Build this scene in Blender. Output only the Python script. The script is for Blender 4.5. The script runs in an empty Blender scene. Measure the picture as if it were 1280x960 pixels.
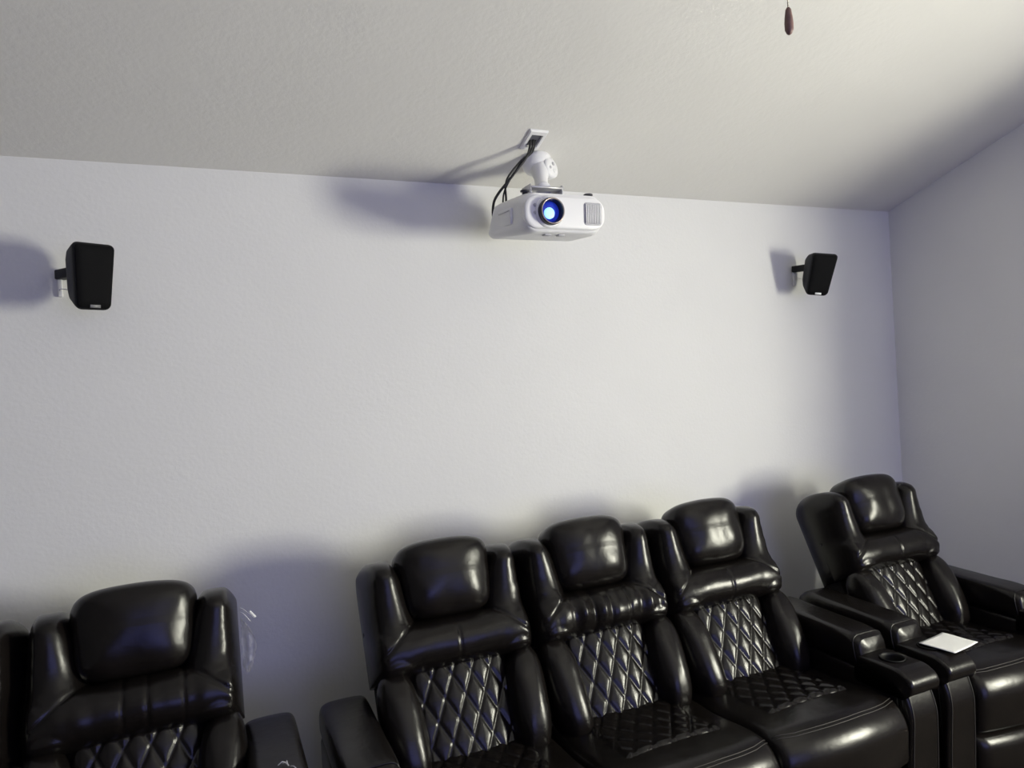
import bpy, bmesh, math, random
from mathutils import Vector, Matrix, noise
random.seed(7)
S = bpy.context.scene
C = S.collection
PI = math.pi

# ------------------------------------------------------------------ camera
EYE = 1.6
cam_d = bpy.data.cameras.new('camera')
cam = bpy.data.objects.new('camera', cam_d); C.objects.link(cam)
cam_d.sensor_width = 36.0
cam_d.lens = 880.0 / 1280.0 * 36.0
cam_d.clip_start = 0.02
cam.matrix_world = Matrix(((0.91473092, 0.05370062, -0.40047921, 0),
                           (-0.40017561, -0.01676249, -0.91628516, 0),
                           (-0.05591811, 0.99841638, 0.00615651, EYE),
                           (0, 0, 0, 1)))
S.camera = cam

# ------------------------------------------------------------------ world, lights, exposure
S.view_settings.view_transform = 'Standard'
S.view_settings.look = 'None'
S.view_settings.gamma = 1.0
S.view_settings.use_curve_mapping = False
S.view_settings.exposure = 0.0
w = bpy.data.worlds.new('world'); S.world = w; w.use_nodes = True
w.node_tree.nodes['Background'].inputs[0].default_value = (0.75, 0.85, 1.0, 1)
w.node_tree.nodes['Background'].inputs[1].default_value = 0.6


def area(name, loc, direction, sx, sy, power, color, spread=PI):
    d = bpy.data.lights.new(name, 'AREA'); d.shape = 'RECTANGLE'
    d.size = sx; d.size_y = sy; d.energy = power; d.color = color; d.spread = spread
    o = bpy.data.objects.new(name, d); C.objects.link(o)
    o.location = loc
    o.rotation_euler = Vector(direction).to_track_quat('-Z', 'Y').to_euler()
    return o


# daylight through the window in the right-hand wall
area('window_daylight', (3.75, -0.36, 1.36), (-1, 0, 0), 0.75, 0.80, 174.0, (1.0, 0.985, 0.82))
# blue image thrown on the screen of the front wall
area('screen_glow', (1.23, -2.83, 1.45), (0, 1, 0), 3.0, 1.7, 35.0, (0.13, 0.17, 1.0))


# ------------------------------------------------------------------ materials
def mat(name, col, rough=0.5, metal=0.0, spec=0.5):
    m = bpy.data.materials.new(name); m.use_nodes = True
    b = m.node_tree.nodes['Principled BSDF']
    b.inputs['Base Color'].default_value = (*col, 1)
    b.inputs['Roughness'].default_value = rough
    b.inputs['Metallic'].default_value = metal
    b.inputs['Specular IOR Level'].default_value = spec
    return m


def add_noise_color(m, c1, c2, scale, detail=3.0):
    nt = m.node_tree; b = nt.nodes['Principled BSDF']
    tc = nt.nodes.new('ShaderNodeTexCoord')
    n = nt.nodes.new('ShaderNodeTexNoise'); n.inputs['Scale'].default_value = scale; n.inputs['Detail'].default_value = detail
    r = nt.nodes.new('ShaderNodeValToRGB')
    r.color_ramp.elements[0].position = 0.3; r.color_ramp.elements[1].position = 0.7
    r.color_ramp.elements[0].color = (*c1, 1); r.color_ramp.elements[1].color = (*c2, 1)
    nt.links.new(tc.outputs['Object'], n.inputs['Vector'])
    nt.links.new(n.outputs['Fac'], r.inputs['Fac'])
    nt.links.new(r.outputs['Color'], b.inputs['Base Color'])
    return n


def add_bump(m, layers):
    """layers: (kind, scale, strength, distance)"""
    nt = m.node_tree; b = nt.nodes['Principled BSDF']
    tc = nt.nodes.new('ShaderNodeTexCoord'); prev = None
    for kind, scale, strength, dist in layers:
        if kind == 'noise':
            t = nt.nodes.new('ShaderNodeTexNoise'); t.inputs['Detail'].default_value = 3.0; out = t.outputs['Fac']
        else:
            t = nt.nodes.new('ShaderNodeTexVoronoi'); out = t.outputs['Distance']
        t.inputs['Scale'].default_value = scale
        nt.links.new(tc.outputs['Object'], t.inputs['Vector'])
        bp = nt.nodes.new('ShaderNodeBump')
        bp.inputs['Strength'].default_value = strength; bp.inputs['Distance'].default_value = dist
        nt.links.new(out, bp.inputs['Height'])
        if prev: nt.links.new(prev.outputs['Normal'], bp.inputs['Normal'])
        prev = bp
    nt.links.new(prev.outputs['Normal'], b.inputs['Normal'])


M = {}
M['wall'] = mat('wall_paint', (0.76, 0.76, 0.75), 0.85, spec=0.2)
add_noise_color(M['wall'], (0.75, 0.75, 0.74), (0.77, 0.77, 0.76), 2.5)
add_bump(M['wall'], [('noise', 75, 0.16, 0.004), ('noise', 14, 0.05, 0.01)])
M['ceiling'] = mat('ceiling_paint', (0.76, 0.75, 0.72), 0.9, spec=0.15)
add_noise_color(M['ceiling'], (0.75, 0.74, 0.71), (0.77, 0.76, 0.73), 3)
add_bump(M['ceiling'], [('noise', 60, 0.15, 0.005), ('noise', 22, 0.08, 0.01)])
M['floor'] = mat('carpet', (0.30, 0.27, 0.23), 0.95, spec=0.1)
add_noise_color(M['floor'], (0.07, 0.062, 0.056), (0.11, 0.097, 0.086), 120)
add_bump(M['floor'], [('noise', 300, 0.6, 0.01)])
M['grey_wall'] = mat('low_bounce_wall_paint', (0.16, 0.16, 0.17), 0.85, spec=0.2)  # unseen front and left walls, tone made dark to cut bounced light
add_bump(M['grey_wall'], [('noise', 75, 0.16, 0.004)])
M['trim'] = mat('trim_paint', (0.78, 0.78, 0.76), 0.45)
M['leather'] = mat('dark_leather', (0.006, 0.005, 0.0045), 0.26, spec=0.32)
add_noise_color(M['leather'], (0.0045, 0.0036, 0.0032), (0.0075, 0.0060, 0.0053), 9)
add_bump(M['leather'], [('voronoi', 420, 0.10, 0.0012), ('noise', 55, 0.10, 0.004), ('noise', 12, 0.12, 0.012)])
M['thread'] = mat('stitching_thread', (0.025, 0.022, 0.02), 0.55)
M['shell'] = mat('backing_cloth', (0.012, 0.011, 0.010), 0.75, spec=0.25)
add_bump(M['shell'], [('noise', 250, 0.2, 0.002)])
M['cup'] = mat('black_plastic', (0.005, 0.005, 0.005), 0.55, spec=0.25)
M['chrome'] = mat('chrome', (0.75, 0.75, 0.76), 0.15, 1.0)
M['speaker'] = mat('speaker_plastic', (0.008, 0.0085, 0.009), 0.55, spec=0.3)
add_bump(M['speaker'], [('noise', 300, 0.2, 0.001)])
M['grille'] = mat('speaker_cloth', (0.0045, 0.0045, 0.005), 0.8, spec=0.15)
add_bump(M['grille'], [('voronoi', 700, 0.4, 0.001)])
M['badge'] = mat('silver_badge', (0.80, 0.80, 0.80), 0.35)
M['badge_grey'] = mat('grey_badge', (0.18, 0.18, 0.18), 0.4)
M['white'] = mat('white_plastic', (0.82, 0.82, 0.83), 0.38)
add_bump(M['white'], [('noise', 500, 0.05, 0.0005)])
M['greypl'] = mat('grey_plastic', (0.45, 0.45, 0.48), 0.5)
M['steel'] = mat('mount_steel', (0.62, 0.62, 0.64), 0.35, 0.6)
M['dark'] = mat('opening_shade', (0.10, 0.10, 0.12), 0.7)
M['ring'] = mat('lens_ring', (0.02, 0.02, 0.03), 0.3)
M['ringm'] = mat('lens_rim', (0.42, 0.36, 0.34), 0.3, 0.7)
M['cable'] = mat('black_cable', (0.006, 0.006, 0.006), 0.5)
M['paper'] = mat('white_paper', (0.80, 0.80, 0.78), 0.8, spec=0.2)
add_bump(M['paper'], [('noise', 30, 0.08, 0.004)])
M['wood'] = mat('fob_wood', (0.16, 0.085, 0.075), 0.5)
add_noise_color(M['wood'], (0.13, 0.07, 0.06), (0.20, 0.11, 0.095), 60)
M['brass'] = mat('fan_metal', (0.35, 0.32, 0.28), 0.35, 0.9)
M['blade'] = mat('fan_blade_wood', (0.13, 0.07, 0.045), 0.5)
add_noise_color(M['blade'], (0.10, 0.055, 0.035), (0.16, 0.085, 0.055), 20)
M['screen'] = mat('screen_cloth', (0.75, 0.75, 0.76), 0.9)

gl = bpy.data.materials.new('lens_glass'); gl.use_nodes = True
b = gl.node_tree.nodes['Principled BSDF']
b.inputs['Base Color'].default_value = (0.015, 0.03, 0.30, 1)
b.inputs['Roughness'].default_value = 0.08
b.inputs['Emission Color'].default_value = (0.02, 0.05, 0.65, 1)
b.inputs['Emission Strength'].default_value = 0.35
M['lens'] = gl
em = bpy.data.materials.new('lamp_beam'); em.use_nodes = True
b = em.node_tree.nodes['Principled BSDF']
b.inputs['Base Color'].default_value = (0.3, 0.6, 1, 1)
b.inputs['Emission Color'].default_value = (0.33, 0.74, 1.0, 1)
b.inputs['Emission Strength'].default_value = 1.1
M['beam'] = em
pf = bpy.data.materials.new('plastic_film'); pf.use_nodes = True
b = pf.node_tree.nodes['Principled BSDF']
b.inputs['Base Color'].default_value = (0.75, 0.75, 0.80, 1)
b.inputs['Roughness'].default_value = 0.25
b.inputs['Alpha'].default_value = 0.5
M['film'] = pf
pg = bpy.data.materials.new('window_glass'); pg.use_nodes = True
b = pg.node_tree.nodes['Principled BSDF']
b.inputs['Base Color'].default_value = (1, 1, 1, 1); b.inputs['Roughness'].default_value = 0.02
b.inputs['Transmission Weight'].default_value = 1.0
M['pane'] = pg


# ------------------------------------------------------------------ helpers
def link(name, me, m, parent=None, loc=(0, 0, 0), rot=(0, 0, 0)):
    o = bpy.data.objects.new(name, me); C.objects.link(o)
    if m is not None and not me.materials: me.materials.append(m)
    o.location = loc; o.rotation_euler = rot
    if parent is not None: o.parent = parent
    return o


def finish(name, bm, m, smooth=True):
    bmesh.ops.recalc_face_normals(bm, faces=bm.faces[:])
    me = bpy.data.meshes.new(name); bm.to_mesh(me); bm.free()
    if smooth:
        for p in me.polygons: p.use_smooth = True
    me.materials.append(m)
    return me


def obj(name, bm, m, parent=None, smooth=True, loc=(0, 0, 0), rot=(0, 0, 0)):
    return link(name, finish(name, bm, m, smooth), m, parent, loc, rot)


def thing(name, label, cat, loc=(0, 0, 0), rotz=0.0, group=None):
    o = bpy.data.objects.new(name, None); C.objects.link(o)
    o.empty_display_size = 0.1
    o.location = loc; o.rotation_euler = (0, 0, rotz)
    return tag(o, label, cat, group)


def tag(o, label, cat, group=None):
    o['label'] = label; o['category'] = cat
    if group: o['group'] = group
    return o


def struct(name, bm, m, smooth=False, parent=None):
    o = obj(name, bm, m, parent, smooth); o['kind'] = 'structure'
    return o


def box(bm, x0, x1, y0, y1, z0, z1, bev=0.0, seg=3):
    r = bmesh.ops.create_cube(bm, size=1.0)
    vs = r['verts']
    bmesh.ops.scale(bm, vec=(x1 - x0, y1 - y0, z1 - z0), verts=vs)
    bmesh.ops.translate(bm, vec=((x0 + x1) / 2, (y0 + y1) / 2, (z0 + z1) / 2), verts=vs)
    if bev > 0:
        es = list({e for v in vs for e in v.link_edges})
        bmesh.ops.bevel(bm, geom=es, offset=bev, segments=seg, profile=0.5, affect='EDGES')


def rings(bm, rs, closed=True, cap=True):
    """skin a list of rings (equal counts)"""
    R = [[bm.verts.new(p) for p in r] for r in rs]
    n = len(R[0])
    for a, b2 in zip(R[:-1], R[1:]):
        for i in range(n if closed else n - 1):
            j = (i + 1) % n
            bm.faces.new((a[i], a[j], b2[j], b2[i]))
    if cap and closed:
        for r in (R[0], R[-1]):
            c = Vector((0, 0, 0))
            for v in r: c += v.co
            cv = bm.verts.new(c / n)
            for i in range(n): bm.faces.new((r[i], r[(i + 1) % n], cv))
    return R


def tube(bm, pts, rad, n=8, cap=True):
    pts = [Vector(p) for p in pts]; rs = []
    for i, p in enumerate(pts):
        t = (pts[min(i + 1, len(pts) - 1)] - pts[max(i - 1, 0)]).normalized()
        up = Vector((0, 0, 1)) if abs(t.z) < 0.9 else Vector((0, 1, 0))
        a = t.cross(up).normalized(); b2 = t.cross(a)
        r = rad[i] if isinstance(rad, (list, tuple)) else rad
        rs.append([p + a * math.cos(2 * PI * k / n) * r + b2 * math.sin(2 * PI * k / n) * r for k in range(n)])
    rings(bm, rs, True, cap)


def spline(pts, n=8):
    """Catmull-Rom through points"""
    P = [Vector(p) for p in pts]; out = []
    for i in range(len(P) - 1):
        p0 = P[max(i - 1, 0)]; p1 = P[i]; p2 = P[i + 1]; p3 = P[min(i + 2, len(P) - 1)]
        for k in range(n):
            t = k / n
            out.append(0.5 * ((2 * p1) + (-p0 + p2) * t + (2 * p0 - 5 * p1 + 4 * p2 - p3) * t * t + (-p0 + 3 * p1 - 3 * p2 + p3) * t ** 3))
    out.append(P[-1])
    return out


def lathe(bm, prof, n=32, axis='Z', org=(0, 0, 0), cap=True):
    rs = []
    for r, h in prof:
        ring = []
        for k in range(n):
            a = 2 * PI * k / n
            c, s = r * math.cos(a), r * math.sin(a)
            p = (c, s, h) if axis == 'Z' else ((c, h, s) if axis == 'Y' else (h, c, s))
            ring.append(Vector(p) + Vector(org))
        rs.append(ring)
    rings(bm, rs, True, cap)


def sp(v, e):
    return math.copysign(abs(v) ** e, v)


def superell(bm, half, n_uv=3.0, n_w=2.2, n=24, shape=None):
    """superellipsoid in u,v,w from an evenly gridded cube; shape(u,v,w)->(x,y,z)"""
    cache = {}

    def vert(p):
        k = tuple(round(c * n) for c in p)
        if k not in cache:
            x, y, z = (math.tan(c * PI / 4) * .5 + c * .5 for c in p)
            F = ((abs(x) ** n_uv + abs(y) ** n_uv) ** (n_w / n_uv) + abs(z) ** n_w) ** (-1 / n_w)
            q = (x * F * half[0], y * F * half[1], z * F * half[2])
            cache[k] = bm.verts.new(shape(*q) if shape else q)
        return cache[k]
    for ax in range(3):
        for sg in (-1, 1):
            for i in range(n):
                for j in range(n):
                    vs = []
                    for di, dj in ((0, 0), (1, 0), (1, 1), (0, 1)):
                        p = [0, 0, 0]; p[ax] = sg; p[(ax + 1) % 3] = -1 + 2 * (i + di) / n; p[(ax + 2) % 3] = -1 + 2 * (j + dj) / n
                        vs.append(vert(p))
                    bm.faces.new(vs)


def sstep(a, b2, x):
    t = max(0.0, min(1.0, (x - a) / (b2 - a)))
    return t * t * (3 - 2 * t)


def wob(p, sc, amp, seed=0.0):
    return noise.noise(Vector((p[0] * sc + seed, p[1] * sc, p[2] * sc))) * amp


# ------------------------------------------------------------------ setting
WALL = 2.75; FRONT = -2.9; XL = -2.2; XR = 3.554; ZC = 2.42; TS = math.tan(math.radians(18.2))
RIDGE = (WALL + FRONT) / 2; ZR = ZC + (WALL - RIDGE) * TS
bm = bmesh.new(); box(bm, XL - .2, XR + .3, FRONT - .2, WALL + .2, -0.1, 0.0); struct('floor', bm, M['floor'])
bm = bmesh.new(); box(bm, XL - .2, XR + .3, WALL, WALL + 0.15, 0, ZC + 0.02); struct('wall_back', bm, M['wall'])
bm = bmesh.new(); box(bm, XL - .2, XR + .3, FRONT - .15, FRONT, 0, ZC + 0.02); struct('wall_front', bm, M['grey_wall'])


def gable(bm, x0, x1, holes=None):
    """a gabled wall slab, optionally with one window hole (y0,y1,z0,z1)"""
    def prism(poly):
        a = [bm.verts.new((x0, y, z)) for y, z in poly]; c = [bm.verts.new((x1, y, z)) for y, z in poly]
        bm.faces.new(a); bm.faces.new(c)
        for i in range(len(poly)):
            j = (i + 1) % len(poly); bm.faces.new((a[i], a[j], c[j], c[i]))
    top = lambda y: ZC + (WALL - y) * TS if y > RIDGE else ZC + (y - FRONT) * TS
    if not holes:
        prism([(FRONT, 0), (WALL, 0), (WALL, ZC), (RIDGE, ZR), (FRONT, ZC)]); return
    y0, y1, z0, z1 = holes
    prism([(y1, 0), (WALL, 0), (WALL, ZC), (y1, top(y1))])
    prism([(FRONT, 0), (y0, 0), (y0, top(y0)), (FRONT, ZC)])
    prism([(y0, 0), (y1, 0), (y1, z0), (y0, z0)])
    prism([(y0, z1), (y1, z1), (y1, top(y1)), (RIDGE, ZR), (y0, top(y0))])


WIN = (-0.82, 0.48, 0.80, 1.86)
bm = bmesh.new(); gable(bm, XR, XR + 0.26, WIN); struct('wall_right', bm, M['wall'])
bm = bmesh.new(); gable(bm, XL - .15, XL); struct('wall_left', bm, M['grey_wall'])
bm = bmesh.new()
for (ya, za, yb, zb) in ((WALL + .15, ZC - .15 * TS, RIDGE, ZR), (RIDGE, ZR, FRONT - .15, ZC - .15 * TS)):
    vs = [bm.verts.new(p) for p in ((XL - .2, ya, za), (XR + .3, ya, za), (XR + .3, yb, zb), (XL - .2, yb, zb),
                                    (XL - .2, ya, za + .12), (XR + .3, ya, za + .12), (XR + .3, yb, zb + .12), (XL - .2, yb, zb + .12))]
    for q in ((0, 1, 2, 3), (4, 5, 6, 7), (0, 1, 5, 4), (2, 3, 7, 6), (1, 2, 6, 5), (0, 3, 7, 4)): bm.faces.new([vs[i] for i in q])
struct('ceiling', bm, M['ceiling'])
bm = bmesh.new(); box(bm, XL, XR, WALL - .014, WALL, 0, .10, .004, 2); struct('baseboard_back', bm, M['trim'])
bm = bmesh.new(); box(bm, XR - .014, XR, FRONT, WALL - .014, 0, .10, .004, 2); struct('baseboard_right', bm, M['trim'])
bm = bmesh.new()
y0, y1, z0, z1 = WIN
for q in ((y0, y0 + .05, z0, z1), (y1 - .05, y1, z0, z1), (y0 + .05, y1 - .05, z0, z0 + .05), (y0 + .05, y1 - .05, z1 - .05, z1)):
    box(bm, XR + .226, XR + .256, *q)
wf_ = struct('window_1', bm, M['trim'])
bm = bmesh.new(); box(bm, XR + .236, XR + .244, y0 + .05, y1 - .05, z0 + .05, z1 - .05); obj('pane', bm, M['pane'], wf_, False)


# ------------------------------------------------------------------ recliner seating
EV = Vector((0, 0.447, 0.894)); EN = Vector((0, -0.894, 0.447)); OB = Vector((0, 0, 0.48))
HALF = 0.275


def P(u, v, ww): return Vector((u, 0, 0)) + OB + EV * v + EN * ww


def backrest_mesh(seams, crease, seed):
    nu, nf, na = 92, 66, 12
    hw = 0.2735; VB = 0.212

    def inner(v): return 0.122 + 0.026 * sstep(.33, .58, v)

    def front(u, v):
        a = abs(u)
        ic = inner(v); c = (ic + hw) / 2; hw2 = (hw - ic) / 2 + 0.006
        t = (a - c) / hw2
        wing = 0.098 * max(0.0, 1 - abs(t) ** 2.0) ** 0.56 if abs(t) < 1 else 0.0
        wing *= 0.86 + 0.26 * sstep(.38, .55, v)
        t2 = (v - 0.296) / 0.086
        lum = 0.100 * max(0.0, 1 - abs(t2) ** 2.0) ** 0.55 if abs(t2) < 1 else 0.0
        lum *= 1 - 0.10 * sstep(.12, .25, a)
        # the mitre: wing outside the diagonal seam, lumbar roll inside
        d = ((a - ic) * 0.145 + (v - 0.372) * 0.145) / 0.205
        k = 0.018
        m = max(wing, lum) + 0.25 * k * math.exp(-((wing - lum) / k) ** 2)
        # diagonal seam
        ax, av, bx, bv = 0.130, 0.372, 0.262, 0.262
        L = math.hypot(bx - ax, bv - av)
        s = ((a - ax) * (bx - ax) + (v - av) * (bv - av)) / L / L
        dist = abs((a - ax) * (bv - av) - (v - av) * (bx - ax)) / L
        if -0.05 < s < 1.0: m -= 0.0075 * sstep(1.0, .85, s) * math.exp(-(dist / 0.0048) ** 2)
        for su in seams:
            if abs(v - .3) < .12: m -= 0.0045 * math.exp(-((u - su) / 0.0045) ** 2)
        if crease:
            m += crease * lum * 0.16 * noise.noise(Vector((u * 26 + seed, v * 7, seed)))
        edge = sstep(.20, .27, a)
        m += 0.004 * edge * noise.noise(Vector((u * 10, v * 46, seed + 3)))
        return 0.008 + m + 0.0035 * noise.noise(Vector((u * 11, v * 11, seed)))

    def vtop(u):
        a = abs(u)
        return 0.548 + 0.050 * sstep(.13, .19, a) - 0.012 * sstep(.235, .2735, a)
    rs = []
    WM, WB = -0.06, -0.165
    R = 0.04
    tail = [hw - R + R * math.sin(PI / 2 * k / 9) for k in range(1, 10)]
    us = [-q for q in reversed(tail)] + [-(hw - R) + 2 * (hw - R) * i / nu for i in range(nu + 1)] + tail
    for u in us:
        a = abs(u); e = 1.0
        if a > hw - R: e = max(0.012, math.sqrt(max(0.0, 1 - ((a - (hw - R)) / R) ** 2)))
        vt = vtop(u) - 0.035 * (1 - e); pr = []
        rt = 0.085
        for k in range(nf + 1):            # front, bottom to top
            f = k / nf; v = VB + (vt - VB) * f
            if f > 0.8:
                q = (f - .8) / .2; v = VB + (vt - VB) * .8 + (vt - VB) * .2 * math.sin(q * PI / 2)
            t = max(0.0, (v - (vt - rt)) / rt); sc = math.sqrt(max(0.0, 1 - t * t))
            tb = max(0.0, ((VB + .03) - v) / .03); sc *= math.sqrt(max(0.0, 1 - tb * tb)) * .9 + .1
            wv = WM + (front(u, min(v, vt)) - WM) * sc * e
            pr.append(P(u, v, wv))
        for k in range(1, na + 1):         # over the top to the rear and down
            an = k / na * PI / 2
            pr.append(P(u, (vt - .07) + .07 * math.cos(an), WM + (WB - WM) * math.sin(an) * e))
        for k in range(1, 6):
            pr.append(P(u, (vt - .07) + (VB - vt + .07) * k / 5, WM + (WB - WM) * e))
        rs.append(pr)
    bm = bmesh.new(); rings(bm, rs)
    return finish('backrest', bm, M['leather'])


def headrest_mesh(seed):
    bm = bmesh.new()

    def sh(u, v, ww):
        t = v / 0.12
        u2 = u * (1 + 0.075 * t)
        ww2 = ww * (1 + (0.24 if ww > 0 else -0.1) * t) + 0.012 * (1 - (u / .16) ** 2) * (1 if ww > 0 else 0)
        v2 = v + 0.010 * (1 - (u / .16) ** 2) * (1 if v > 0 else .2)
        p = P(u2, 0.494 + v2, 0.030 + ww2)
        n1 = noise.noise(Vector((u * 12 + seed, v * 12, ww * 8))) * 0.006
        n2 = noise.noise(Vector((u * 40 + seed, v * 25, 3))) * 0.002 * sstep(.08, .15, abs(u))
        return p + EN * (n1 + n2) * (1 if ww > 0 else 0)
    superell(bm, (0.158, 0.122, 0.092), 5.0, 2.9, 34, sh)
    return finish('headrest', bm, M['leather'])


def bolster_mesh(s, seed):
    bm = bmesh.new()

    def sh(u, v, ww):
        t = v / 0.175
        u2 = u * (1 - 0.10 * t * t) + s * (0.206 + 0.012 * t)
        n1 = noise.noise(Vector((u * 14 + seed, v * 14, ww * 8))) * 0.004
        n1 += noise.noise(Vector((u * 18 + seed, v * 60, 7))) * 0.0025 * sstep(.02, .055, s * u)
        return P(u2, 0.072 + v, 0.018 + ww * (1 - .12 * t)) + EN * n1
    superell(bm, (0.066, 0.172, 0.088), 3.0, 2.3, 22, sh)
    return finish('bolster', bm, M['leather'])


def quilt_mesh(name, x0, x1, y0, y1, du, dv, mapf, puff=0.010, sub=14):
    """diamond-quilted leather panel: cells du wide and dv tall, grooves along both diagonals"""
    nx = max(2, round((x1 - x0) / (du / sub))); ny = max(2, round((y1 - y0) / (dv / sub)))
    bm = bmesh.new(); V = []
    for j in range(ny + 1):
        row = []
        for i in range(nx + 1):
            u = x0 + (x1 - x0) * i / nx; v = y0 + (y1 - y0) * j / ny
            p = u / du + v / dv; q = u / du - v / dv
            dp = abs(p - round(p)); dq = abs(q - round(q))
            d = min(dp, dq)
            h = puff * (1 - math.exp(-(d / 0.085) ** 1.25)) + puff * 0.35 * min(d / .5, 1)
            e = min(i, nx - i, 6) / 6 * min(j, ny - j, 2) / 2
            row.append(bm.verts.new(mapf(u, v, h * (0.3 + .7 * e) - 0.012 * (1 - e))))
        V.append(row)
    for j in range(ny):
        for i in range(nx):
            bm.faces.new((V[j][i], V[j][i + 1], V[j + 1][i + 1], V[j + 1][i]))
    return finish(name, bm, M['leather'])


def seat_front(u): return -0.475 - 0.035 * (1 - (u / .275) ** 2)


def seat_top(u, y):
    return 0.440 + 0.016 * math.cos(max(-1, min(1, u / .275)) * PI / 2) + 0.020 * sstep(-.15, -.36, y) + 0.0035 * noise.noise(Vector((u * 9, y * 9, 1)))


def seat_mesh():
    hw = 0.2735; rs = []; nu = 60
    for i in range(nu + 1):
        u = -hw + 2 * hw * i / nu; a = abs(u)
        e = 1.0
        if a > hw - .035: e = math.sqrt(max(0.0, 1 - ((a - hw + .035) / .035) ** 2))
        drop = 0.032 * (1 - e); yf = seat_front(u) + 0.02 * (1 - e); pr = []
        R = 0.095
        for k in range(25):
            y = 0.10 + (yf + R - 0.10) * k / 24; pr.append(Vector((u, y, seat_top(u, y) - drop)))
        zt = seat_top(u, yf + R) - drop
        for k in range(1, 15):
            an = k / 14 * PI / 2
            y = yf + R - R * math.sin(an); z = zt - R + R * math.cos(an)
            pr.append(Vector((u, y, z)))
        pr.append(Vector((u, yf + .004, .27))); pr.append(Vector((u, yf + .03, .245)))
        pr.append(Vector((u, yf + .10, .235))); pr.append(Vector((u, .10, .235)))
        rs.append(pr)
    bm = bmesh.new(); rings(bm, rs)
    return finish('seat_cushion', bm, M['leather'])


def seam_mesh():
    bm = bmesh.new()
    for off in (0.0, 0.011):
        pts = []
        for i in range(41):
            u = -.262 + .524 * i / 40
            R = 0.095; an = 0.42 + off / R - 0.38 * max(0.0, abs(u) / .262 - .75)
            e = 1.0 if abs(u) < .2385 else math.sqrt(max(0, 1 - ((abs(u) - .2385) / .035) ** 2))
            drop = .032 * (1 - e)
            yf = seat_front(u) + .02 * (1 - e); zt = seat_top(u, yf + R) - drop
            pts.append((u, yf + R - (R + .0006) * math.sin(an), zt - R + (R + .0006) * math.cos(an)))
        tube(bm, pts, 0.0013, 5)
    return finish('seam', bm, M['thread'])


def foot_mesh():
    hw = 0.268; rs = []
    for i in range(25):
        u = -hw + 2 * hw * i / 24; a = abs(u); e = 1.0 if a < hw - .03 else math.sqrt(max(0, 1 - ((a - hw + .03) / .03) ** 2))
        yf = seat_front(u) + .012 + .02 * (1 - e); pr = []
        for k in range(13):
            z = .232 - .17 * k / 12; t = abs((z - .147) / .085)
            pr.append(Vector((u, yf + .03 * t ** 4, z)))
        pr.append(Vector((u, yf + .06, .062))); pr.append(Vector((u, yf + .06, .232)))
        rs.append(pr)
    bm = bmesh.new(); rings(bm, rs)
    return finish('footrest', bm, M['leather'])


def frame_mesh():
    bm = bmesh.new()
    rs = []
    for u in (-.245, .245):
        rs.append([P(u, -.22, -.19), P(u, -.22, -.05), P(u, .28, -.06), P(u, .28, -.145), P(u, .205, -.162)])
    rings(bm, rs, True, True)
    return finish('back_frame', bm, M['shell'], False)


def base_mesh():
    bm = bmesh.new(); box(bm, -.27, .27, -.40, .30, .06, .232, .01, 2)
    return finish('seat_base', bm, M['shell'], False)


BACK = {k: backrest_mesh(*a) for k, a in {'single': ((0.0,), 0.0, 1.0), 'triple': ((-.052, .012, .088), 0.9, 5.0), 'double': ((-.03, .03, .12), 0.15, 9.0)}.items()}
HEAD = [headrest_mesh(s) for s in (0.0, 4.0, 8.0)]
BOL = {s: bolster_mesh(s, 2.0 + s) for s in (-1, 1)}
QB = quilt_mesh('quilted_panel', -.170, .170, -.085, .238, .066, .128, lambda u, v, h: P(u, v, 0.026 + h + 0.022 * math.cos(u / .17 * PI / 2) - 0.008), 0.0062, 18)
QS = quilt_mesh('quilted_panel', -.185, .185, -.325, .03, .070, .100, lambda u, v, h: Vector((u, v, seat_top(u, v) + 0.003 + h)), 0.0065, 16)
SEAT, SEAM, FOOT, FRAME, BASE = seat_mesh(), seam_mesh(), foot_mesh(), frame_mesh(), base_mesh()


def seat_unit(parent, x, back='single', head=0, bolr=None):
    r = link('backrest', BACK[back], None, parent, (x, 0, 0))
    link('headrest', HEAD[head], None, r)
    for s in (-1, 1): link('bolster', BOL[s], None, r)
    link('quilted_panel', QB, None, r)
    link('back_frame', FRAME, None, r)
    c = link('seat_cushion', SEAT, None, parent, (x, 0, 0))
    link('quilted_panel', QS, None, c)
    link('seam', SEAM, None, c)
    link('footrest', FOOT, None, parent, (x, 0, 0))
    link('seat_base', BASE, None, parent, (x, 0, 0))


# arms: body, padded top, cup-holder console, front panel, piping
AW = 0.078


def arm_body_mesh():
    bm = bmesh.new(); box(bm, -.070, .070, -.425, .24, .05, .500, .02, 3)
    return finish('armrest', bm, M['leather'])


def pad_z(y):                                   # height of the padded top
    return 0.622 - 0.006 * sstep(.10, -.20, y) - 0.010 * sstep(-.14, -.30, y)


PAD_END = -0.275


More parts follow.
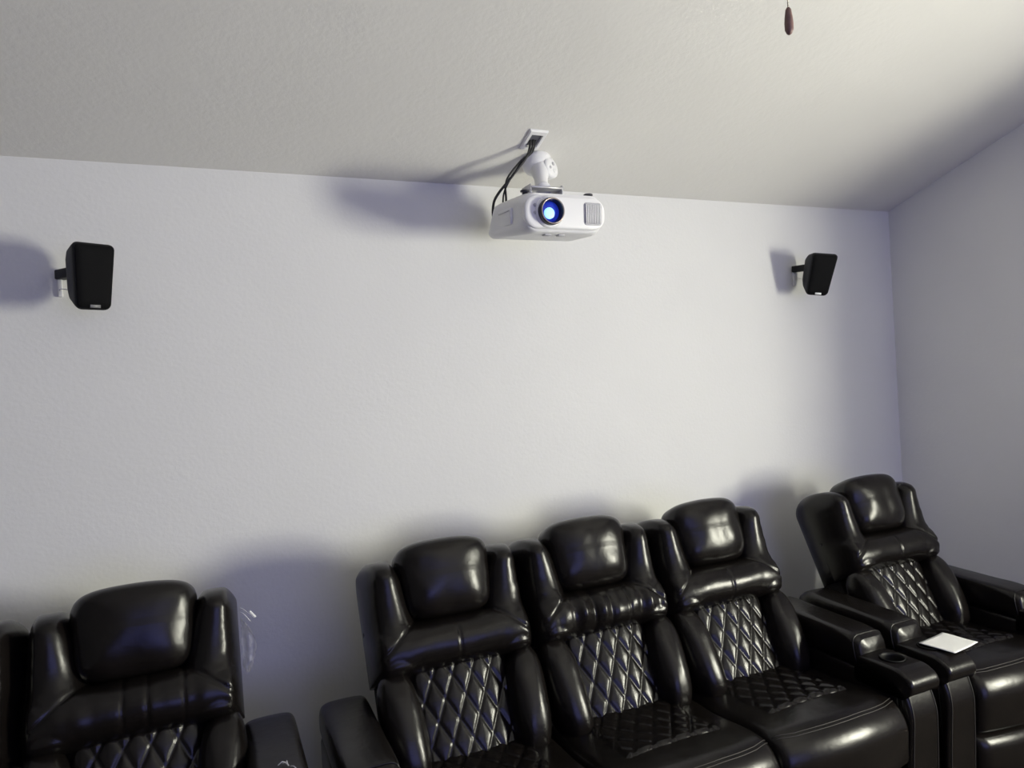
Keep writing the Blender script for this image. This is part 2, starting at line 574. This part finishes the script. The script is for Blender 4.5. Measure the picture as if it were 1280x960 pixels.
def arm_pad_mesh():
    rs = []; n = 40
    ys = [0.215, .205, .19] + [0.17 - i * .02 for i in range(22)] + [-.258, -.264, -.269, -.273, -.275]
    for y in ys:
        r = 1.0
        if y > .165: r = math.sqrt(max(0, 1 - ((y - .165) / .052) ** 2))
        if y < PAD_END + .045: r = math.sqrt(max(0, 1 - ((PAD_END + .045 - y) / .047) ** 2)) * .30 + .70
        top = pad_z(y); hh = .058; cz = top - hh; pr = []
        for k in range(n):
            a = 2 * PI * k / n
            x = AW * sp(math.cos(a), 2 / 6.0) * (r if r > .7 else .7 + r * .0 + (.3 * r))
            z = hh * sp(math.sin(a), 2 / 3.0) * r
            d = noise.noise(Vector((x * 12, y * 9, z * 12))) * .004
            pr.append(Vector((x, y + .012 * (z / hh) * sstep(-.17, -.27, y), cz + z + d)))
        rs.append(pr)
    bm = bmesh.new(); rings(bm, rs)
    return finish('arm_pad', bm, M['leather'])


def pad_piping_mesh():
    bm = bmesh.new(); pts = []; y = PAD_END + .020; hh = .058; r = math.sqrt(max(0, 1 - (.025 / .047) ** 2)) * .30 + .70
    for k in range(49):
        a = 2 * PI * k / 48
        x = AW * sp(math.cos(a), 2 / 6.0) * r; z = hh * sp(math.sin(a), 2 / 3.0) * r
        pts.append((x * 1.01, y + .012 * (z / hh) * sstep(-.17, -.27, y), pad_z(y) - hh + z * 1.01))
    tube(bm, pts, .0028, 6)
    return finish('piping', bm, M['leather'])


CUP = (0.0, -0.350)


def console_mesh():
    hw = .072; rs = []; nu = 44; Z = .545; yf = -.476; R = .036
    for i in range(nu + 1):
        u = -hw + 2 * hw * i / nu; a = abs(u)
        e = 1.0 if a < hw - .014 else math.sqrt(max(0, 1 - ((a - hw + .014) / .0142) ** 2))
        drop = .012 * (1 - e); pr = []
        f = .010 * (1 - e)
        for k in range(57):
            y = -.25 + (yf + R + .25) * k / 56
            d = math.hypot(u - CUP[0], y - CUP[1])
            z = Z - drop - .055 * sstep(.041, .034, d) + .003 * math.cos(u / hw * PI / 2) - .012 * sstep(-.41, -.47, y)
            pr.append(Vector((u, y, z)))
        zt = Z - drop - .012
        for k in range(1, 19):
            an = k / 18 * PI
            pr.append(Vector((u, yf + f + R - R * math.sin(an), zt - R + R * math.cos(an) + .003 * (1 - k / 18))))
        pr.append(Vector((u, -.25, zt - 2 * R)))
        rs.append(pr)
    bm = bmesh.new(); rings(bm, rs)
    return finish('console', bm, M['leather'])


def cup_mesh():
    bm = bmesh.new()
    lathe(bm, [(.0405, .5480), (.0425, .5505), (.0400, .5525), (.0372, .5505), (.0360, .542), (.0350, .496), (.033, .4935)], 40, 'Z', (CUP[0], CUP[1], 0), cap=False)
    return finish('cup_holder', bm, M['cup'])


def front_panel_mesh():
    hw = .068; rs = []; nu = 30
    for i in range(nu + 1):
        u = -hw + 2 * hw * i / nu; a = abs(u); e = 1.0 if a < hw - .018 else math.sqrt(max(0, 1 - ((a - hw + .018) / .0182) ** 2))
        pr = []
        for k in range(31):
            f = k / 30; z = .478 - .42 * f
            b2 = .030 * math.sin(min(1, f / .25) * PI / 2) - .020 * f
            pr.append(Vector((u * (1 + .10 * sstep(0, .6, f)), -.430 - (b2 + .012) * (.45 + .55 * e), z)))
        pr.append(Vector((u, -.42, .058))); pr.append(Vector((u, -.42, .478)))
        rs.append(pr)
    bm = bmesh.new(); rings(bm, rs)
    return finish('front_panel', bm, M['leather'])


def panel_piping_mesh(s):
    bm = bmesh.new(); pts = []
    for k in range(31):
        f = k / 30; z = .478 - .42 * f; b2 = .030 * math.sin(min(1, f / .25) * PI / 2) - .020 * f
        u = s * .055
        pts.append((u * (1 + .10 * sstep(0, .6, f)), -.4305 - (b2 + .012) * .985, z))
    tube(bm, pts, .0018, 5)
    return finish('seam', bm, M['thread'])


ARM, PAD, PIPE, CONS, CUPM, FPAN = arm_body_mesh(), arm_pad_mesh(), pad_piping_mesh(), console_mesh(), cup_mesh(), front_panel_mesh()
PSEAM = {s: panel_piping_mesh(s) for s in (-1, 1)}
bm = bmesh.new(); lathe(bm, [(.011, 0), (.011, -.004), (.008, -.006), (.007, -.004), (.002, -.004)], 20, 'Y'); BTN = finish('power_button', bm, M['chrome'])


def arm(parent, x, side, buttons=True):
    a = link('armrest', ARM, None, parent, (x, 0, 0))
    p = link('arm_pad', PAD, None, a); link('piping', PIPE, None, a)
    link('console', CONS, None, a); link('cup_holder', CUPM, None, a)
    link('front_panel', FPAN, None, a)
    for s in (-1, 1): link('seam', PSEAM[s], None, a)
    o = link('power_button', BTN, None, a, (-side * .071, -.40, .36), (0, 0, side * PI / 2)); o['label'] = 'round chrome button'
    return a


PITCH = 0.55
YB = 2.10
sofa = thing('reclining_sofa', 'long dark brown leather three-seat reclining sofa in the middle of the row under the projector', 'sofa', (1.257, YB, 0))
for i, (bk, hd) in enumerate((('single', 0), ('triple', 1), ('single', 2))): seat_unit(sofa, (i - 1) * PITCH, bk, hd)
for s in (-1, 1): arm(sofa, s * (1.5 * PITCH + .082), s)
love = thing('reclining_loveseat', 'dark brown leather two-seat reclining loveseat with plastic film on its side, left of the sofa', 'sofa', (-0.49, YB, 0))
seat_unit(love, -PITCH / 2, 'single', 1); seat_unit(love, PITCH / 2, 'double', 0)
for s in (-1, 1): arm(love, s * (PITCH + .066), s)
rec = thing('recliner_chair', 'single dark brown leather recliner armchair in the right corner of the room', 'armchair', (2.730, YB, 0), math.radians(-1))
seat_unit(rec, 0, 'single', 2)
for s in (-1, 1): arm(rec, s * (PITCH / 2 + .082), s)


# ------------------------------------------------------------------ loose sheet on the recliner's console
def sheet(x0, x1, y0, y1, th, nx=14, ny=14, curl=.004):
    bm = bmesh.new(); T = []; B = []
    for j in range(ny + 1):
        ta = []; ba = []
        for i in range(nx + 1):
            x = x0 + (x1 - x0) * i / nx; y = y0 + (y1 - y0) * j / ny
            z = curl * ((i / nx - .5) ** 2 * 4) * .4 + .0015 * noise.noise(Vector((x * 18, y * 18, 2)))
            ta.append(bm.verts.new((x, y, z + th))); ba.append(bm.verts.new((x, y, z)))
        T.append(ta); B.append(ba)
    for j in range(ny):
        for i in range(nx):
            bm.faces.new((T[j][i], T[j][i + 1], T[j + 1][i + 1], T[j + 1][i])); bm.faces.new((B[j][i], B[j][i + 1], B[j + 1][i + 1], B[j + 1][i]))
    for L2 in ([(T[0], B[0]), (T[-1], B[-1])] + [([r[0] for r in T], [r[0] for r in B]), ([r[-1] for r in T], [r[-1] for r in B])]):
        for i in range(len(L2[0]) - 1): bm.faces.new((L2[0][i], L2[0][i + 1], L2[1][i + 1], L2[1][i]))
    return bm


o = obj('paper_sheet', sheet(-.080, .080, -.062, .062, .002), M['paper'], None, True, (2.428, 1.728, .5535), (0, 0, math.radians(8)))
tag(o, 'folded white paper lying on the left cup-holder console of the corner recliner', 'paper')


# ------------------------------------------------------------------ plastic film on the loveseat
def film():
    bm = bmesh.new(); V = []
    for j in range(19):
        r = []
        for i in range(7):
            f = j / 18; g = i / 6
            z = .14 * (1 - f); x = g * (.010 + .028 * math.sin(PI * f)) + .004 * noise.noise(Vector((g * 4, f * 9, 0)))
            y = -.05 * g + .025 * noise.noise(Vector((g * 3, f * 6, 5))) - .03 * f
            r.append(bm.verts.new((x, y, z)))
        V.append(r)
    for j in range(18):
        for i in range(6): bm.faces.new((V[j][i], V[j][i + 1], V[j + 1][i + 1], V[j + 1][i]))
    ext = bmesh.ops.solidify(bm, geom=bm.faces[:], thickness=.0008)
    return bm


pl = thing('plastic_film', 'crumpled clear plastic packing film clinging to the right side of the loveseat backrest', 'plastic wrap', (.062, 2.250, .800))
obj('film', film(), M['film'], pl)
bm = bmesh.new(); tube(bm, spline([(.002, 0, .155), (.012, -.008, .148), (.026, -.012, .128)], 6), .0016, 6)
tube(bm, spline([(.002, 0, .168), (.014, -.008, .160), (.034, -.014, .140)], 6), .0014, 6); obj('tie', bm, M['film'], pl)
bm = bmesh.new(); box(bm, -.003, .003, -.002, .002, -.013, .013, .001, 2)
obj('tag', bm, M['paper'], pl, True, (.034, -.014, .148), (0, math.radians(-38), 0))
bm = bmesh.new()
for (x, y, z, dx, dy, dz) in ((0, 0, .001, .022, .004, .006), (.02, -.002, .002, .004, -.014, .010), (.012, .004, .001, .014, -.02, .005), (.03, -.02, .001, .012, -.02, .003)):
    tube(bm, [(x, y, z), (x + dx * .5, y + dy * .5, z + dz), (x + dx, y + dy, z)], .0013, 5)
o = obj('plastic_scrap', bm, M['film'], None, True, (.125, 1.965, .618))
tag(o, 'tiny shiny scrap of clear plastic lying on the right arm of the loveseat', 'plastic scrap')


# ------------------------------------------------------------------ speakers
def speaker(loc, yaw, tilt, roll, plate_x, pz, az, Wd, label, blabel, badge):
    """origin on the wall at the bracket plate; the box is aimed by yaw and tilted down"""
    zb = loc[2]
    t = thing('wall_speaker', label, 'speaker', (plate_x, WALL, zb), 0, 'surround speakers on the back wall')
    bm = bmesh.new(); box(bm, -.007, .007, -.012, -.0005, pz[0], pz[1], .002, 2); obj('wall_plate', bm, M['white'], t, True)
    c = Vector((loc[0] - plate_x, loc[1] - WALL, 0.0))
    Rm = Matrix.Rotation(yaw, 4, 'Z') @ Matrix.Rotation(tilt, 4, 'X') @ Matrix.Rotation(roll, 4, 'Y')
    back = c + Rm @ Vector((0, .045, 0.0)); back.z = az - .004
    bm = bmesh.new(); m0 = Vector((0, -.004, az)); d = (back - m0)
    Ln = d.length; box(bm, -.017, .017, -Ln, 0, -.016, .016, .004, 2)
    q = (-d).to_track_quat('Y', 'Z')
    bmesh.ops.transform(bm, matrix=Matrix.Translation(m0) @ q.to_matrix().to_4x4(), verts=bm.verts[:]); obj('bracket_arm', bm, M['speaker'], t)
    # cabinet: front (y=-.055) larger than the back, cut lower corners
    bm = bmesh.new(); rs = []
    H = .104

    def outline(sx, sz, y, rr):
        pts = []
        xs, zs = Wd * sx, H * sz
        for cx, cz, a0, r in ((xs, zs, 0, rr), (-xs, zs, 90, rr), (-xs, -zs, 180, rr * 1.3), (xs, -zs, 270, rr * 1.3)):
            tx = .86 if cz < 0 else 1.0
            ccx = cx * tx - math.copysign(r, cx); ccz = cz - math.copysign(r, cz)
            for k in range(7):
                a = math.radians(a0 + 90 * k / 6)
                pts.append(Vector((ccx + r * math.cos(a), y, ccz + r * math.sin(a))))
        return pts
    for sx, sz, y, rr in ((.62, .60, .060, .02), (.70, .66, .056, .02), (.86, .84, .020, .02), (.97, .97, -.030, .018), (1, 1, -.046, .017), (.985, .99, -.054, .016), (.95, .965, -.058, .015)):
        rs.append(outline(sx, sz, y, rr))
    rings(bm, rs)
    bmesh.ops.transform(bm, matrix=Matrix.Translation(c) @ Rm, verts=bm.verts[:]); cab = obj('cabinet', bm, M['speaker'], t)
    bm = bmesh.new(); rs = []
    for sx, sz, y in ((.93, .95, -.0565), (.93, .95, -.061), (.90, .93, -.0655), (.6, .7, -.0685), (.2, .3, -.0695)): rs.append(outline(sx, sz, y, .014 * sx))
    rings(bm, rs)
    bmesh.ops.transform(bm, matrix=Matrix.Translation(c) @ Rm, verts=bm.verts[:]); obj('grille', bm, M['grille'], t)
    bm = bmesh.new(); box(bm, -.015, .015, -.0705, -.062, -.0965, -.0865, .001, 1)
    bmesh.ops.transform(bm, matrix=Matrix.Translation(c) @ Rm, verts=bm.verts[:]); bo = obj('badge', bm, badge, t); bo['label'] = blabel
    bm = bmesh.new(); tube(bm, spline([(.004, -.004, az - .055), (.006, -.03, az - .050), (c.x * .6 + .006, c.y * .6, -.035), tuple(back * .92 + Vector((0, 0, -.03)))], 8), .0018, 6)
    obj('speaker_wire', bm, M['white'], t)
    return t


speaker((-.322, 2.590, 2.004), math.radians(27), math.radians(9), 0.0, -.420, (-.045, .045), .028, .061, 'small black speaker on the left of the back wall, above the loveseat', 'small grey maker badge', M['badge_grey'])
speaker((2.824, 2.600, 2.048), math.radians(-24), math.radians(20), math.radians(7), 2.823, (-.045, .062), .040, .064, 'small black tilted speaker on the back wall near the right corner, above the recliner', 'small white maker badge', M['badge'])

# ------------------------------------------------------------------ projector
PX0, PX1, PYF, PYB, PZ0, PZ1 = 1.040, 1.365, 2.20, 2.488, 2.117, 2.260
PC = Vector(((PX0 + PX1) / 2, (PYF + PYB) / 2, (PZ0 + PZ1) / 2))
pj = thing('projector', 'white video projector with glowing blue lens hanging under the ceiling', 'projector', tuple(PC)); pj.rotation_euler.x = math.radians(4.2)
hx, hy, hz = (PX1 - PX0) / 2, (PYB - PYF) / 2, (PZ1 - PZ0) / 2


def stad(xh, zh, y, rr, cx=0, cz=0, n=10):
    pts = []
    for sx, sz, a0 in ((1, 1, 0), (-1, 1, 90), (-1, -1, 180), (1, -1, 270)):
        for k in range(n + 1):
            a = math.radians(a0 + 90 * k / n)
            pts.append(Vector((cx + sx * (xh - rr) + rr * math.cos(a), y, cz + sz * (zh - rr) + rr * math.sin(a))))
    return pts


bm = bmesh.new()
rs = [stad(hx * .97, hz * .93, hy, .022), stad(hx * 1.0, hz * .99, hy - .012, .025), stad(hx * 1.01, hz * 1.02, hy - .04, .028), stad(hx, hz, -hy + .05, .040),
      stad(hx * .995, hz * .985, -hy + .022, .050), stad(hx * .97, hz * .95, -hy + .008, .052), stad(hx * .94, hz * .90, -hy + .001, .050)]
for q in rs:                                   # sides flare out towards the underside at the rear
    for p in q:
        f = sstep(-hy + .03, hy, p.y)
        p.z += .012 * f * sstep(hz * .3, -hz * .9, p.z)
        p.x += math.copysign(1, p.x) * f * (.026 * sstep(hz, -hz * .7, p.z) - .006) * min(1, abs(p.x) / hx)
rings(bm, rs); obj('body', bm, M['white'], pj)
# rounded face plate
bm = bmesh.new()
rings(bm, [stad(hx * .985, hz * .80, -hy + .012, .048), stad(hx * .985, hz * .80, -hy - .004, .048), stad(hx * .97, hz * .77, -hy - .008, .046), stad(hx * .9, hz * .68, -hy - .010, .04)])
obj('face_plate', bm, M['white'], pj)
LX, LZ = -.066, .000
bm = bmesh.new()
lathe(bm, [(.056, -hy - .008), (.056, -hy - .012), (.050, -hy - .016), (.0455, -hy - .016)], 48, 'Y', (LX, 0, LZ), cap=False); obj('lens_surround', bm, M['white'], pj)
bm = bmesh.new()
lathe(bm, [(.047, -hy + .002), (.047, -hy - .034), (.0455, -hy - .038), (.041, -hy - .038), (.039, -hy - .034), (.036, -hy - .010)], 48, 'Y', (LX, 0, LZ), cap=False)
lr = obj('lens_ring', bm, M['ring'], pj)
bm = bmesh.new(); lathe(bm, [(.0450, -hy - .0375), (.0445, -hy - .0405), (.0415, -hy - .0405), (.0405, -hy - .0375)], 48, 'Y', (LX, 0, LZ), cap=False); obj('rim', bm, M['ringm'], lr)
bm = bmesh.new(); lathe(bm, [(.0375, -hy - .012), (.030, -hy - .016), (.018, -hy - .020), (.006, -hy - .0215)], 40, 'Y', (LX, 0, LZ)); obj('lens_glass', bm, M['lens'], lr)
bm = bmesh.new(); lathe(bm, [(.0200, -hy - .0185), (.0195, -hy - .0225), (.013, -hy - .0245), (.004, -hy - .0250)], 32, 'Y', (LX - .006, 0, LZ - .006)); obj('lamp_beam', bm, M['beam'], lr)
# exhaust grille on the right of the face
bm = bmesh.new(); rings(bm, [stad(.037, .040, -hy - .006, .012, .108, 0), stad(.037, .040, -hy - .0105, .012, .108, 0), stad(.034, .037, -hy - .0112, .010, .108, 0)])
gv = obj('exhaust_vent', bm, M['greypl'], pj)
for k in range(9):
    bm = bmesh.new(); xk = .108 - .0285 + k * .0071
    box(bm, xk - .0020, xk + .0020, -hy - .0165, -hy - .0105, -.034, .034, .001, 1); obj('slat', bm, M['white'], gv)
for zz in (.022, -.004):
    bm = bmesh.new(); lathe(bm, [(.006, -hy - .009), (.006, -hy - .0125), (.004, -hy - .0135)], 16, 'Y', (-.122, 0, zz)); obj('sensor_dot', bm, M['greypl'], pj)
# side inlet panel, feet (mounted upside down), levelling wheels underneath
bm = bmesh.new(); box(bm, -hx - .0105, -hx + .004, -.055, .055, -.032, .028, .003, 2); sd = obj('side_panel', bm, M['white'], pj)
bm = bmesh.new(); box(bm, -hx - .0118, -hx - .010, -.050, .050, .016, .019); obj('slot', bm, M['greypl'], sd)
for sx in (-1, 1):
    bm = bmesh.new(); lathe(bm, [(.009, hz - .006), (.010, hz + .005), (.017, hz + .006), (.017, hz + .011), (.013, hz + .013)], 24, 'Z', (sx * .128, -hy + .055, 0)); obj('foot', bm, M['ring'], pj)
for xx in (-.055, .0):
    bm = bmesh.new(); box(bm, xx - .013, xx + .013, -hy + .025, -hy + .05, -hz - .004, -hz + .004, .002, 2); obj('zoom_tab', bm, M['greypl'], pj)

# ------------------------------------------------------------------ projector mount
ceil_z = lambda y: ZC + (WALL - y) * TS
MY, MX = 2.552, 1.275
mt = thing('projector_mount', 'white domed ceiling mount with tilting head holding up the projector', 'projector mount', (MX, MY, ceil_z(MY)), 0)
ang = -math.atan(TS)
Rc = Matrix.Rotation(ang, 4, 'X')


def mbox(bm, p, q, w2, h2, bev=.001):
    """bar from p to q"""
    a = Vector(p); d = Vector(q) - a; t = bmesh.new()
    box(t, -w2, w2, 0, d.length, -h2, h2, bev, 1)
    bmesh.ops.transform(t, matrix=Matrix.Translation(a) @ d.to_track_quat('Y', 'Z').to_matrix().to_4x4(), verts=t.verts[:])
    me = bpy.data.meshes.new('bar'); t.to_mesh(me); t.free(); bm.from_mesh(me); bpy.data.meshes.remove(me)


bm = bmesh.new()
lathe(bm, [(.055, -.001), (.060, -.006), (.061, -.018), (.058, -.034), (.050, -.050), (.036, -.062), (.018, -.069)], 48, 'Z')
bmesh.ops.transform(bm, matrix=Rc, verts=bm.verts[:]); obj('ceiling_dome', bm, M['white'], mt)
# round tilt knuckle on the right front of the dome, with three screw holes
Rk = Matrix.Translation((.034, -.040, -.050)) @ Matrix.Rotation(math.radians(28), 4, 'Z') @ Matrix.Rotation(math.radians(-8), 4, 'X')
bm = bmesh.new(); lathe(bm, [(.028, .040), (.040, .022), (.043, -.010), (.041, -.017), (.034, -.021), (.004, -.022)], 40, 'Y')
bmesh.ops.transform(bm, matrix=Rk, verts=bm.verts[:]); hd = obj('tilt_housing', bm, M['white'], mt)
for (hx_, hz_, rr) in ((.006, .014, .0075), (-.016, -.004, .006), (.008, -.014, .008)):
    bm = bmesh.new(); lathe(bm, [(rr, -.0195), (rr, -.0235), (rr * .6, -.0240)], 16, 'Y', (hx_, 0, hz_))
    bmesh.ops.transform(bm, matrix=Rk, verts=bm.verts[:]); obj('bolt', bm, M['greypl'] if rr != .008 else M['white'], hd)
HPX, HPY, HPZ = 1.222 - MX, 2.405 - MY, 2.316 - ceil_z(MY)
bm = bmesh.new()
tube(bm, spline([(.002, -.030, -.050), (-.012, -.060, -.090), (-.030, -.100, -.140), (HPX + .012, HPY + .012, HPZ + .004)], 6), [.040 - .014 * sstep(0, 9, k) + .006 * sstep(12, 18, k) for k in range(19)], 24); obj('neck', bm, M['white'], mt)
bm = bmesh.new(); box(bm, HPX - .066, HPX + .070, HPY - .045, HPY + .045, HPZ - .004, HPZ + .003, .002, 1)
for sx in (-.066, .066): box(bm, HPX + sx - .002, HPX + sx + .002, HPY - .04, HPY + .04, HPZ - .030, HPZ + .012, .001, 1)
box(bm, HPX - .072, HPX + .076, HPY - .050, HPY + .050, HPZ - .034, HPZ - .028, .002, 1)
hp = obj('head_plate', bm, M['steel'], mt)
for (dx, dy, dz) in ((-.075, -.100, -.011), (.110, -.105, -.011), (-.090, .045, -.006), (.095, .040, -.006)):
    bm = bmesh.new(); mbox(bm, (HPX, HPY, HPZ - .036), (HPX + dx, HPY + dy, HPZ - .038 + dz), .007, .0025)
    obj('spider_arm', bm, M['steel'], mt)

# ------------------------------------------------------------------ cable plate and cables
py = 2.440; pxc = 1.215
cp = thing('cable_plate', 'white rectangular ceiling plate with an opening that the projector cables come out of', 'wall plate', (pxc, py, ceil_z(py)))
bm = bmesh.new()
def frame_ring(x, y, z): return [(-x, -y, z), (x, -y, z), (x, y, z), (-x, y, z)]
R4 = [frame_ring(.038, .058, -.0005), frame_ring(.038, .058, -.006), frame_ring(.034, .054, -.010), frame_ring(.024, .036, -.010), frame_ring(.022, .034, -.002)]
rings(bm, R4, True, False)
bmesh.ops.transform(bm, matrix=Rc, verts=bm.verts[:]); obj('frame', bm, M['white'], cp, False)
bm = bmesh.new(); box(bm, -.0225, .0225, -.0345, .0345, -.0028, -.0012); bmesh.ops.transform(bm, matrix=Rc, verts=bm.verts[:]); obj('opening', bm, M['dark'], cp, False)  # dark slab coloured as the shade inside the plate's opening

CAB = [([(1.203, 2.445, ceil_z(2.445) - .003), (1.192, 2.45, 2.465), (1.154, 2.47, 2.412), (1.119, 2.492, 2.366), (1.084, 2.505, 2.324), (1.064, 2.512, 2.287), (1.058, 2.512, 2.235), (1.066, 2.492, 2.205)], 'outer black cable curving down to the left rear of the projector'),
       ([(1.214, 2.44, ceil_z(2.44) - .003), (1.201, 2.446, 2.471), (1.166, 2.466, 2.440), (1.120, 2.482, 2.385), (1.112, 2.500, 2.350), (1.116, 2.510, 2.315), (1.118, 2.512, 2.250), (1.122, 2.492, 2.205)], 'inner black cable hanging straight down behind the projector'),
       ([(1.224, 2.44, ceil_z(2.44) - .003), (1.214, 2.452, 2.479), (1.183, 2.474, 2.448), (1.156, 2.490, 2.412), (1.124, 2.500, 2.364), (1.106, 2.512, 2.315), (1.104, 2.513, 2.250), (1.108, 2.492, 2.205)], 'thin black cable tucked behind the mount and projector')]
for k, (pts, lab) in enumerate(CAB):
    bm = bmesh.new(); tube(bm, spline(pts, 8), (.0052, .0044, .0036)[k], 8)
    tag(obj('cable', bm, M['cable'], None), lab, 'cable', 'cables from the ceiling plate to the projector')

# ------------------------------------------------------------------ ceiling fan: only its pull chain hangs into the picture
FX, FY = 1.26, 1.20
zf = ceil_z(FY)
fan = thing('ceiling_fan', 'ceiling fan with a dark wooden pull-chain fob hanging at the top of the picture', 'ceiling fan', (FX, FY, zf))
bm = bmesh.new(); lathe(bm, [(.07, .02), (.068, -.02), (.03, -.06), (.012, -.065)], 28); obj('canopy', bm, M['brass'], fan)
bm = bmesh.new(); tube(bm, [(0, 0, -.05), (0, 0, -.11)], .012, 12); obj('downrod', bm, M['brass'], fan)
bm = bmesh.new(); lathe(bm, [(.03, -.10), (.10, -.115), (.115, -.15), (.10, -.19), (.06, -.205), (.05, -.23), (.02, -.24)], 36); obj('motor_housing', bm, M['brass'], fan)
for k in range(5):
    bm = bmesh.new(); pts = []
    box(bm, -.05, .05, .10, .50, -.004, .004, .003, 1)
    bmesh.ops.transform(bm, matrix=Matrix.Rotation(math.radians(36 + 72 * k), 4, 'Z') @ Matrix.Rotation(math.radians(10), 4, 'Y') @ Matrix.Translation((0, 0, 0)), verts=bm.verts[:])
    bmesh.ops.translate(bm, vec=(0, 0, -.155), verts=bm.verts[:]); obj('blade', bm, M['blade'], fan)
zt, zb_ = 2.405 - zf, 2.347 - zf
bm = bmesh.new(); tube(bm, [(0, 0, -.235), (0, 0, zt)], .0012, 6)
z = -.24
while z > zt: 
    bmesh.ops.create_icosphere(bm, subdivisions=1, radius=.0021, matrix=Matrix.Translation((0, 0, z))); z -= .006
ch = obj('pull_chain', bm, M['brass'], fan)
bm = bmesh.new(); Lf = zt - zb_
lathe(bm, [(.0030, zt + .004), (.0062, zt - .001), (.0086, zt - Lf * .3), (.0098, zt - Lf * .55), (.0095, zt - Lf * .8), (.006, zt - Lf * .95), (.002, zb_)], 24)
fob = obj('fob', bm, M['wood'], ch); fob['label'] = 'dark reddish wooden pull fob'

# ------------------------------------------------------------------ projection screen on the front wall, behind the viewer
bm = bmesh.new(); box(bm, -.29, 2.75, FRONT + .002, FRONT + .03, .58, 2.32, .003, 1)
o = obj('projection_screen', bm, M['screen'], None, False); tag(o, 'white projection screen on the front wall facing the sofa', 'screen')
